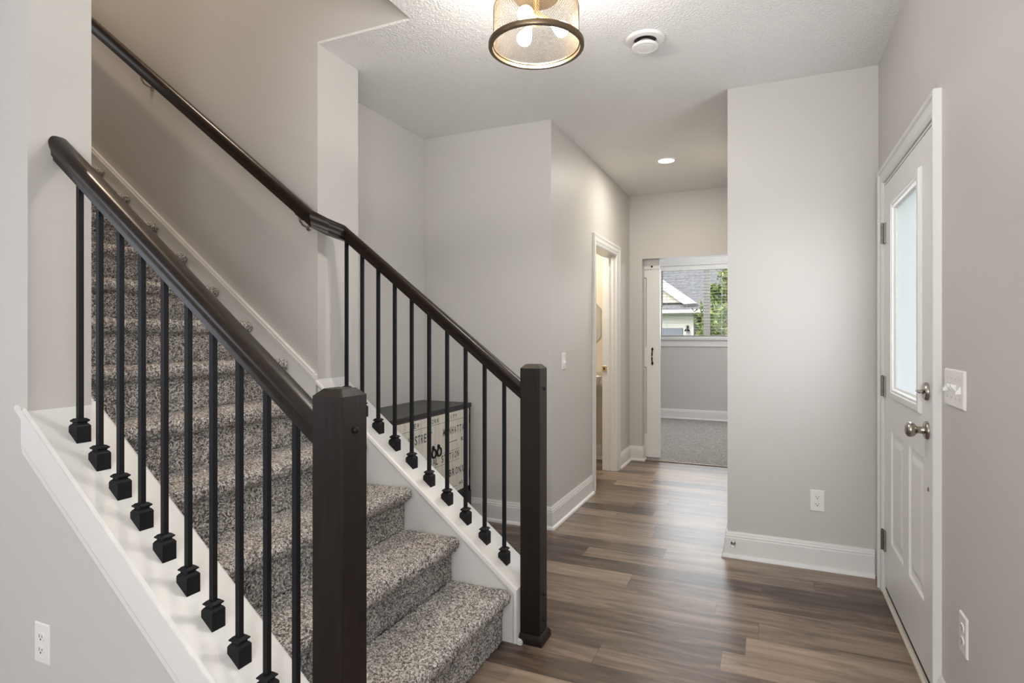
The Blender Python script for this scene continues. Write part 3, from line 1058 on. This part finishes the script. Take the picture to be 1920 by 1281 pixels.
# ------------------------------------------------------------------ office: sliding door, window, blind
OFY = HALL_Y + 0.11
bd = root('door_2', (-1.6, OFY + 0.06, 0), 'white sliding panel door standing at the left of the office opening', 'door', None, 'structure')
bx0, bx1 = -2.00, -1.046
by0, by1 = OFY + 0.018, OFY + 0.055
slab = MB()
pz = [(0.25, 0.965), (1.168, 1.90)]
px0, px1 = bx0 + 0.13, bx1 - 0.138
slab.box(bx0, px0, by0, by1, 0.02, 1.978)
slab.box(px1, bx1, by0, by1, 0.02, 1.978)
slab.box(px0, px1, by0, by1, 0.02, pz[0][0])
slab.box(px0, px1, by0, by1, pz[0][1], pz[1][0])
slab.box(px0, px1, by0, by1, pz[1][1], 1.978)
for z0, z1 in pz:
    slab.box(px0, px1, by0 + 0.014, by1 - 0.006, z0, z1)
    for i in range(1):
        slab.loft([[(px0, by0, z0), (px1, by0, z0), (px1, by0, z1), (px0, by0, z1)], [(px0 + .012, by0 + .014, z0 + .012), (px1 - .012, by0 + .014, z0 + .012), (px1 - .012, by0 + .014, z1 - .012), (px0 + .012, by0 + .014, z1 - .012)]], caps=False)
slab.build('door_slab', 'door', bd)
hx = -1.125
hb = MB()
hb.tube([(hx, by0 - 0.004, 1.005), (hx, by0 - 0.022, 1.025), (hx, by0 - 0.03, 1.06), (hx, by0 - 0.03, 1.085), (hx, by0 - 0.022, 1.12), (hx, by0 - 0.004, 1.14)], [0.006, 0.006, 0.0075, 0.0075, 0.006, 0.006], 10)
for z in (1.000, 1.146):
    hb.prism([(0, -0.024), (0.013, 0), (0, 0.024), (-0.013, 0)], by0 - 0.006, by0, lambda u, w, a, z=z: (hx + u, a, z + w))
hb.build('door_handle', 'iron', bd)
mb = MB().box(-2.2, -1.048, OFY + 0.001, OFY + 0.020, 1.985, 2.10)
mb2 = struct(mb, 'trim_11', 'white', 'white header board carrying the sliding door track', 'door trim')
MB().lathe([(0.0, -0.006), (0.008, -0.005), (0.011, 0.0), (0.011, 0.002)], (-1.128, OFY + 0.001, 2.010), 'y', 14).build('bolt_cap', 'iron', mb2)

win = root('window_1', ((WX0 + WX1) / 2, OYB, WZ0), 'office window at the end of the hall', 'window', None, 'structure')
fr_ = MB()
XZ = lambda a, z, t: (a, OYB + 0.075 - t, z)
fp = [(0.0, -0.03), (0.0, 0.03), (0.040, 0.03), (0.046, 0.02), (0.046, -0.03)]
fr_.sweep2d([(WX0, WZ0), (WX1, WZ0), (WX1, WZ1), (WX0, WZ1)], fp, XZ, closed=True)
fr_.box(-0.925, -0.835, OYB + 0.045, OYB + 0.10, WZ0 + 0.04, WZ1 - 0.04)
fr_.build('window_frame', 'plastic', win)
MB().box(WX0 + 0.042, -0.92, OYB + 0.078, OYB + 0.082, WZ0 + 0.042, WZ1 - 0.042).build('pane', 'glass', win)
MB().box(-0.84, WX1 - 0.042, OYB + 0.078, OYB + 0.082, WZ0 + 0.042, WZ1 - 0.042).build('pane', 'glass', win)
mb = MB()
mb.box(WX0 - 0.02, WX1 + 0.02, OYB - 0.05, OYB + 0.075, WZ0 - 0.024, WZ0, 0.004)
mb.box(WX0 - 0.05, WX1 + 0.05, OYB - 0.016, OYB + 0.001, WZ0 - 0.125, WZ0 - 0.022, 0.003)
mb.box(WX0 - 0.09, WX0, OYB - 0.016, OYB + 0.001, WZ0, WZ1 + 0.12, 0.003)
mb.box(WX1, WX1 + 0.09, OYB - 0.016, OYB + 0.001, WZ0, WZ1 + 0.12, 0.003)
mb.box(WX0, WX1, OYB - 0.016, OYB + 0.001, WZ1, WZ1 + 0.12, 0.003)
struct(mb, 'trim_12', 'white', 'white casing and sill round the office window', 'window trim')
bl = root('window_blind', ((WX0 + WX1) / 2, OYB + 0.01, WZ1), 'white horizontal slat blind lowered over the office window with slats open', 'blind')
MB().box(WX0 + 0.004, WX1 - 0.004, OYB - 0.012, OYB + 0.048, WZ1 - 0.075, WZ1 - 0.002, 0.004).build('headrail', 'plastic', bl)
MB().box(WX0 + 0.006, WX1 - 0.006, OYB - 0.010, OYB + 0.040, WZ0 + 0.002, WZ0 + 0.022, 0.003).build('bottom_rail', 'plastic', bl)
sl = MB()
zz = WZ0 + 0.055
while zz < WZ1 - 0.085:
    sl.box(WX0 + 0.006, WX1 - 0.006, OYB - 0.010, OYB + 0.040, zz - 0.0014, zz + 0.0014)
    zz += 0.0455
sl.build('slats', 'plastic', bl)
cd = MB()
for x in (WX0 + 0.13, -1.17, -0.66, WX1 - 0.13):
    for y in (OYB - 0.0125, OYB + 0.0425):
        cd.box(x - 0.0012, x + 0.0012, y - 0.0008, y + 0.0008, WZ0 + 0.02, WZ1 - 0.07)
cd.build('ladder_cord', 'plastic', bl)
MB().tube([(-1.528, OYB - 0.020, WZ1 - 0.07), (-1.528, OYB - 0.022, WZ1 - 0.62)], 0.005, 8).build('tilt_wand', mat('dark_wand', (0.12, 0.11, 0.10), 0.4), bl)

# ------------------------------------------------------------------ electrical plates
def outlet(loc, normal, label, scale=1.0):
    """normal: '+x', '-x', '-y' the way the plate faces"""
    r = root('wall_outlet', loc, label, 'outlet', 'wall outlets')
    x, y, z = loc
    if normal == '-y':
        mp_ = lambda u, w, t: (x + u, y - t, z + w)
    elif normal == '-x':
        mp_ = lambda u, w, t: (x - t, y - u, z + w)
    else:
        mp_ = lambda u, w, t: (x + t, y + u, z + w)

    def pl(name, material, hw, hh, cu, cw, t0, t1, bev=0.0, parent=r):
        rings = [[mp_(cu + a * hw, cw + b_ * hh, t0) for a, b_ in ((-1, -1), (1, -1), (1, 1), (-1, 1))],
                 [mp_(cu + a * hw, cw + b_ * hh, t1 - bev) for a, b_ in ((-1, -1), (1, -1), (1, 1), (-1, 1))],
                 [mp_(cu + a * (hw - bev), cw + b_ * (hh - bev), t1) for a, b_ in ((-1, -1), (1, -1), (1, 1), (-1, 1))]]
        return MB().loft(rings).build(name, material, parent)
    pl('cover_plate', 'plastic', 0.036, 0.0585, 0, 0, 0.0, 0.006, 0.003)
    for cw in (0.0195, -0.0195):
        ring0 = [mp_(0.017 * math.cos(a) * (1.0), cw + 0.0145 * max(-0.88, min(0.88, math.sin(a))), 0.0055) for a in [2 * PI * i / 28 for i in range(28)]]
        ring1 = [mp_(0.0165 * math.cos(a), cw + 0.014 * max(-0.88, min(0.88, math.sin(a))), 0.0082) for a in [2 * PI * i / 28 for i in range(28)]]
        rc = MB().loft([ring0, ring1]).build('receptacle', 'plastic', r)
        sl_ = MB()
        for u, hw, hh, dw in ((-0.0065, 0.0012, 0.0045, 0.003), (0.0065, 0.0012, 0.0035, 0.003), (0.0, 0.0025, 0.0025, -0.0065)):
            sl_.loft([[mp_(u + a * hw, cw + dw + b_ * hh, t) for a, b_ in ((-1, -1), (1, -1), (1, 1), (-1, 1))] for t in (0.0070, 0.0085)])
        sl_.build('slots', 'slot', rc)
    return r


outlet((0.240, PART_Y, 0.378), '-y', 'white wall outlet low on the grey wall beside the front door')
outlet((-1.962, YN0 + 0.002, 0.388), '-y', 'white wall outlet on the near stair wall at the bottom left')
outlet((XR, 2.134, 0.404), '-x', 'white wall outlet low on the right wall near the front door')


def switch(loc, normal, gangs, label):
    r = root('light_switch', loc, label, 'light switch')
    x, y, z = loc
    mp_ = (lambda u, w, t: (x - t, y - u, z + w)) if normal == '-x' else (lambda u, w, t: (x + t, y + u, z + w))
    hw = 0.035 + 0.023 * (gangs - 1)
    hh = 0.0585
    sqs = ((-1, -1), (1, -1), (1, 1), (-1, 1))
    MB().loft([[mp_(a * hw, b_ * hh, 0) for a, b_ in sqs], [mp_(a * hw, b_ * hh, 0.004) for a, b_ in sqs], [mp_(a * (hw - .004), b_ * (hh - .004), 0.007) for a, b_ in sqs]]).build('cover_plate', 'plastic', r)
    sm_ = mat('pale_screw', (0.55, 0.54, 0.52), 0.4)
    for g in range(gangs):
        u0 = (g - (gangs - 1) / 2) * 0.046
        up = 1 if g % 3 else -1
        tg = MB().loft([[mp_(u0 + a * 0.0055, b_ * 0.012, 0.0065) for a, b_ in sqs], [mp_(u0 + a * 0.005, up * 0.004 + b_ * 0.008, 0.011) for a, b_ in sqs],
                        [mp_(u0 + a * 0.004, up * 0.010 + b_ * 0.004, 0.019) for a, b_ in sqs]])
        tg.build('toggle', 'plastic', r)
        for w in (0.030, -0.030):
            rg = [[mp_(u0 + 0.003 * math.cos(2 * PI * i / 10), w + 0.003 * math.sin(2 * PI * i / 10), t) for i in range(10)] for t in (0.0065, 0.0082)]
            MB().loft(rg).build('screw', sm_, r)
    return r


switch((XR, 2.222, 1.130), '-x', 4, 'white four-toggle switch plate on the right wall beside the front door')
switch((HALL_X, 3.925, 1.112), '+x', 1, 'single white light switch on the hall wall before the powder-room door')

# ------------------------------------------------------------------ door stop on the baseboard
ds = root('door_stop', (-0.196, PART_Y - 0.015, 0.084), 'small spring door stop sticking out of the baseboard corner', 'door stop')
dx, dy, dz = -0.196, PART_Y - 0.0145, 0.084
MB().lathe([(0.0, 0.0), (0.013, 0.0), (0.013, -0.003), (0.008, -0.007), (0.005, -0.010), (0.0045, -0.062), (0.0, -0.062)], (dx, dy, dz), 'y', 20).build('stem', 'nickel', ds, smooth=40)
MB().lathe([(0.0, -0.060), (0.0075, -0.060), (0.0085, -0.066), (0.0085, -0.074), (0.006, -0.078), (0.0, -0.078)], (dx, dy, dz), 'y', 20).build('rubber_tip', 'plastic', ds, smooth=40)

# ------------------------------------------------------------------ lettered cabinet in the alcove
CX1, CX0 = -1.926, -2.325
CY0, CY1 = 2.668, 3.638
CZ0, CZ1 = 0.205, 0.822
cb = root('storage_cabinet', ((CX0 + CX1) / 2, (CY0 + CY1) / 2, 0), 'black cabinet with whitewashed lettered doors behind the far stair railing', 'cabinet')
mb = MB()
mb.box(CX0, CX1, CY0 + 0.006, CY1 - 0.006, CZ1 - 0.034, CZ1 - 0.0285)
mb.box(CX0, CX1, CY0 + 0.006, CY0 + 0.030, CZ0, CZ1 - 0.03)
mb.box(CX0, CX1, CY1 - 0.030, CY1 - 0.006, CZ0, CZ1 - 0.03)
mb.box(CX0, CX1, CY0 + 0.006, CY1 - 0.006, CZ0, CZ0 + 0.040)
mb.box(CX0, CX0 + 0.012, CY0 + 0.006, CY1 - 0.006, CZ0, CZ1 - 0.03)
mb.box(CX0 + 0.02, CX1 - 0.02, CY0 + 0.05, CY1 - 0.05, 0.13, CZ0)
mb.build('cabinet_body', 'cab_black', cb)
MB().box(CX0 - 0.004, CX1 + 0.006, CY0, CY1, CZ1 - 0.030, CZ1, 0.003).build('cabinet_top', 'cab_black', cb)
for x in (CX0 + 0.002, CX1 - 0.042):
    for y in (CY0 + 0.004, CY1 - 0.042):
        lg = MB()
        lg.box(x - 0.003, x + 0.045, y - 0.003, y + 0.045, 0.001, CZ0 + 0.004, 0.002)
        lg.build('leg', 'cab_black', cb)
SPLIT = 3.165
dl = {}
for nm, y0, y1 in (('l', 2.702, SPLIT - 0.002), ('r', SPLIT + 0.002, 3.607)):
    mb = MB()
    npl = 5
    w = (y1 - y0) / npl
    for i in range(npl):
        mb.box(CX1 - 0.018, CX1 + 0.002, y0 + i * w + 0.0002, y0 + (i + 1) * w - 0.0002, CZ0 + 0.043, CZ1 - 0.036, 0.0008)
    d = mb.build('cabinet_door', 'boards', cb)
    dl[nm] = d
    yr = y1 - 0.030 if nm == 'l' else y0 + 0.030
    rp = MB()
    rp.lathe([(0.0, 0.006), (0.012, 0.006), (0.014, 0.0), (0.014, -0.002)], (CX1 + 0.002, yr, 0.590), 'x', 16)
    rp.tube([(CX1 + 0.010, yr + 0.024 * math.sin(a), 0.556 + 0.026 * math.cos(a)) for a in [2 * PI * i / 24 for i in range(25)]], 0.0052, 8)
    rp.build('ring_pull', 'iron', d, smooth=50)
    for z in (0.715, 0.330):
        yh = y0 - 0.004 if nm == 'l' else y1 + 0.004
        MB().lathe([(0.0, -0.03), (0.005, -0.03), (0.005, 0.03), (0.0, 0.03)], (CX1 + 0.003, yh, z), 'z', 10).build('hinge', 'iron', d, smooth=40)

_glyph = {}


def glyph(ch):
    if ch not in _glyph:
        cu = bpy.data.curves.new('glyph', 'FONT')
        cu.body = ch
        cu.size = 1.0
        cu.resolution_u = 3
        cu.offset = 0.018
        ob = bpy.data.objects.new('glyph', cu)
        C.objects.link(ob)
        dg = bpy.context.evaluated_depsgraph_get()
        me = bpy.data.meshes.new_from_object(ob.evaluated_get(dg))
        vs_ = np.array([q.co[:] for q in me.vertices]) if len(me.vertices) else np.zeros((0, 3))
        fs_ = [tuple(p.vertices) for p in me.polygons]
        bpy.data.objects.remove(ob)
        bpy.data.meshes.remove(me)
        bpy.data.curves.remove(cu)
        _glyph[ch] = (vs_, fs_)
    return _glyph[ch]


ink = {'l': MB(), 'r': MB()}
XI = CX1 + 0.0026


def put_text(s, y0, y1, z0, hgt):
    n_ = len(s)
    pitch = (y1 - y0) / n_
    for i, ch in enumerate(s):
        if ch == ' ':
            continue
        v_, f_ = glyph(ch)
        lo, hi = v_[:, 0].min(), v_[:, 0].max()
        zl, zh = 0.0, 0.69
        yc = y0 + (i + 0.5) * pitch
        wid = pitch * (0.74 if ch != 'I' else 0.22)
        pts = []
        for x_, y_, _ in v_:
            pts.append((XI, yc + ((x_ - lo) / max(1e-6, hi - lo) - 0.5) * wid, z0 + (y_ - zl) / (zh - zl) * hgt))
        ink['l' if yc < SPLIT else 'r'].add(pts, f_)


def rule(y0, y1, z, t=0.0022):
    for nm, a, b_ in (('l', y0, min(y1, SPLIT - 0.002)), ('r', max(y0, SPLIT + 0.002), y1)):
        if b_ > a:
            ink[nm].box(XI - 0.0005, XI, a, b_, z - t / 2, z + t / 2)


put_text('NEW   YORK   CITY', 2.88, 3.44, 0.742, 0.026)
rule(2.80, 3.52, 0.731)
put_text('WALL STREET', 2.755, 3.125, 0.642, 0.052)
put_text('MANHATTAN', 3.25, 3.575, 0.644, 0.046)
rule(3.29, 3.44, 0.592, 0.004)
put_text('12', 3.49, 3.54, 0.580, 0.022)
rule(2.80, 3.475, 0.533)
put_text('CENTRAL STATION', 2.955, 3.468, 0.478, 0.044)
rule(2.80, 3.475, 0.462)
put_text('BRONX', 3.325, 3.535, 0.365, 0.046)
put_text('N. 5', 2.80, 2.90, 0.565, 0.026)
put_text('42', 3.46, 3.52, 0.286, 0.020)
rule(3.36, 3.43, 0.288, 0.003)
for nm in ('l', 'r'):
    ink[nm].build('lettering', 'letter', dl[nm])

# ------------------------------------------------------------------ outside the office window
m = mat('lawn_ground', (0.10, 0.15, 0.05), 0.9)
struct(MB().box(-40, 40, 9.9, 70, -0.6, -0.5), 'ground', m, 'lawn outside behind the house', 'ground')
m = mat('grey_shingle', (0.30, 0.31, 0.335), 0.9)
v = coords(m, (1, 1, 1))
nf = noise(m, v, 9, 4, 0.7)
n, l, b = nodes(m)
l.new(ramp(m, nf, [(0.3, (0.11, 0.114, 0.128)), (0.7, (0.225, 0.23, 0.25))]), b.inputs['Base Color'])
M['shingle'] = m
M['siding'] = mat('cream_siding', (0.70, 0.70, 0.66), 0.6)
M['tan_siding'] = mat('tan_siding', (0.55, 0.50, 0.42), 0.6)
M['garage'] = mat('slate_garage_door', (0.16, 0.18, 0.22), 0.5)
M['porch'] = mat('brown_porch_wall', (0.26, 0.21, 0.18), 0.8)
hs = root('neighbor_house', (-4.0, 24.0, -0.5), 'neighbouring house with grey shingle roof seen through the office window', 'house')
mb = MB()
z = -0.5
while z < 2.18:                     # lapped boards
    mb.prism([(0.0, z), (-0.018, z), (-0.004, z + 0.15), (0.0, z + 0.15)], -9.0, -2.78, lambda u, w, a: (a, 24.0 + u, w))
    z += 0.15
mb.box(-9.0, -2.78, 24.0, 30.0, -0.5, 2.18)
mb.box(-2.86, -2.76, 23.975, 24.08, -0.5, 2.18)
mb.build('wall', 'siding', hs)
MB().box(-2.78, 1.5, 25.6, 30.0, -0.5, 2.25).build('porch_wall', 'porch', hs)
MB().prism([(23.45, 2.20), (29.0, 6.6), (34.5, 2.20)], -9.5, 1.8, lambda u, w, a: (a, u, w)).build('roof', 'shingle', hs)
MB().box(-9.5, 1.8, 23.34, 23.47, 2.145, 2.275, 0.01).build('gutter', 'white', hs)
gb = MB().prism([(-8.6, 2.57), (-3.0, 2.57), (-5.8, 4.6)], 23.75, 26.0, lambda u, w, a: (u, a, w)).build('gable', 'tan_siding', hs)
rk = MB()
rk.prism([(-3.08, 2.50), (-5.8, 4.50), (-5.8, 4.90), (-2.58, 2.53)], 23.55, 23.78, lambda u, w, a: (u, a, w))
rk.prism([(-8.52, 2.50), (-5.8, 4.50), (-5.8, 4.90), (-9.02, 2.53)], 23.55, 23.78, lambda u, w, a: (u, a, w))
rk.build('rake_board', 'white', gb)
gd = MB()
for i in range(4):
    gd.box(-7.6, -3.17, 23.93, 23.985, -0.48 + i * 0.515, 0.03 + i * 0.515, 0.01)
gd.build('garage_door', 'garage', hs)
lp = MB()
lp.lathe([(0.0, 0.12), (0.02, 0.12), (0.03, 0.06), (0.10, -0.04), (0.11, -0.08), (0.0, -0.06)], (-2.99, 23.86, 1.52), 'z', 16)
lp.box(-3.03, -2.95, 23.9, 23.985, 1.50, 1.68)
lp.build('wall_lantern', 'iron', hs)


def tree(x, y, z0, h, rad, nl, label, cols, trunk_h=1.2):
    r = root('tree', (x, y, z0), label, 'tree', 'trees outside the office window')
    MB().tube([(x, y, z0), (x + 0.05, y, z0 + trunk_h), (x, y + 0.05, z0 + h * 0.75)], [0.12, 0.09, 0.03], 10).build('trunk', mat('bark', (0.12, 0.08, 0.05), 0.9), r)
    clumps = []
    for _ in range(42):
        a = random.uniform(0, 2 * PI)
        t = random.random()
        rr_ = rad * math.sqrt(random.random()) * (1 - 0.55 * abs(t - 0.35))
        clumps.append((x + rr_ * math.cos(a), y + rr_ * math.sin(a), z0 + trunk_h * 0.5 + t * (h - trunk_h * 0.5), random.uniform(0.22, 0.5)))
    mb = MB()
    for _ in range(nl):
        cxx, cyy, czz, cr_ = random.choice(clumps)
        d = Vector((random.gauss(0, 1), random.gauss(0, 1), random.gauss(0, 1))).normalized() * cr_ * random.random() ** 0.4
        p = Vector((cxx, cyy, czz)) + d
        u = Vector((random.gauss(0, 1), random.gauss(0, 1), random.gauss(0, 1))).normalized()
        w = u.cross(Vector((random.gauss(0, 1), random.gauss(0, 1), random.gauss(0, 1)))).normalized()
        s = random.uniform(0.05, 0.10)
        mb.add([tuple(p - u * s), tuple(p + w * s * 0.45), tuple(p + u * s), tuple(p - w * s * 0.45)], [(0, 1, 2, 3)])
    me = bpy.data.meshes.new('foliage')
    me.from_pydata([(a - x, b_ - y, c - z0) for a, b_, c in mb.v], [], mb.f)
    ml = mat('leaf', cols[0], 0.6)
    v_ = coords(ml)
    f_ = noise(ml, v_, 3.5, 4, 0.7)
    n_, l_, b2 = nodes(ml)
    l_.new(ramp(ml, f_, [(0.32, cols[0]), (0.52, cols[1]), (0.70, cols[2])]), b2.inputs['Base Color'])
    b2.inputs['Subsurface Weight'].default_value = 0.0
    me.materials.append(ml)
    o = bpy.data.objects.new('foliage', me)
    C.objects.link(o)
    o.parent = r
    return r


GREEN = [(0.05, 0.10, 0.025), (0.17, 0.25, 0.06), (0.48, 0.46, 0.13)]
tree(-0.72, 16.5, -0.5, 4.4, 0.95, 9000, 'yellow-green leafy tree outside the right half of the office window', GREEN)
tree(-1.75, 22.3, -0.5, 2.5, 0.62, 3500, 'smaller leafy tree in front of the neighbouring house porch', [(0.07, 0.12, 0.03), (0.22, 0.30, 0.08), (0.46, 0.44, 0.15)], 0.8)
struct(MB().box(XR + 0.145, 3.2, 1.2, 5.2, -0.20, -0.04), 'ground_porch', mat('porch_concrete', (0.50, 0.49, 0.47), 0.9), 'concrete porch outside the front door', 'ground')
struct(MB().box(3.2, 40, -20, 9.9, -0.6, -0.5), 'ground_front', M['porch'] and mat('front_lawn', (0.12, 0.18, 0.06), 0.9), 'front lawn outside the front door', 'ground')
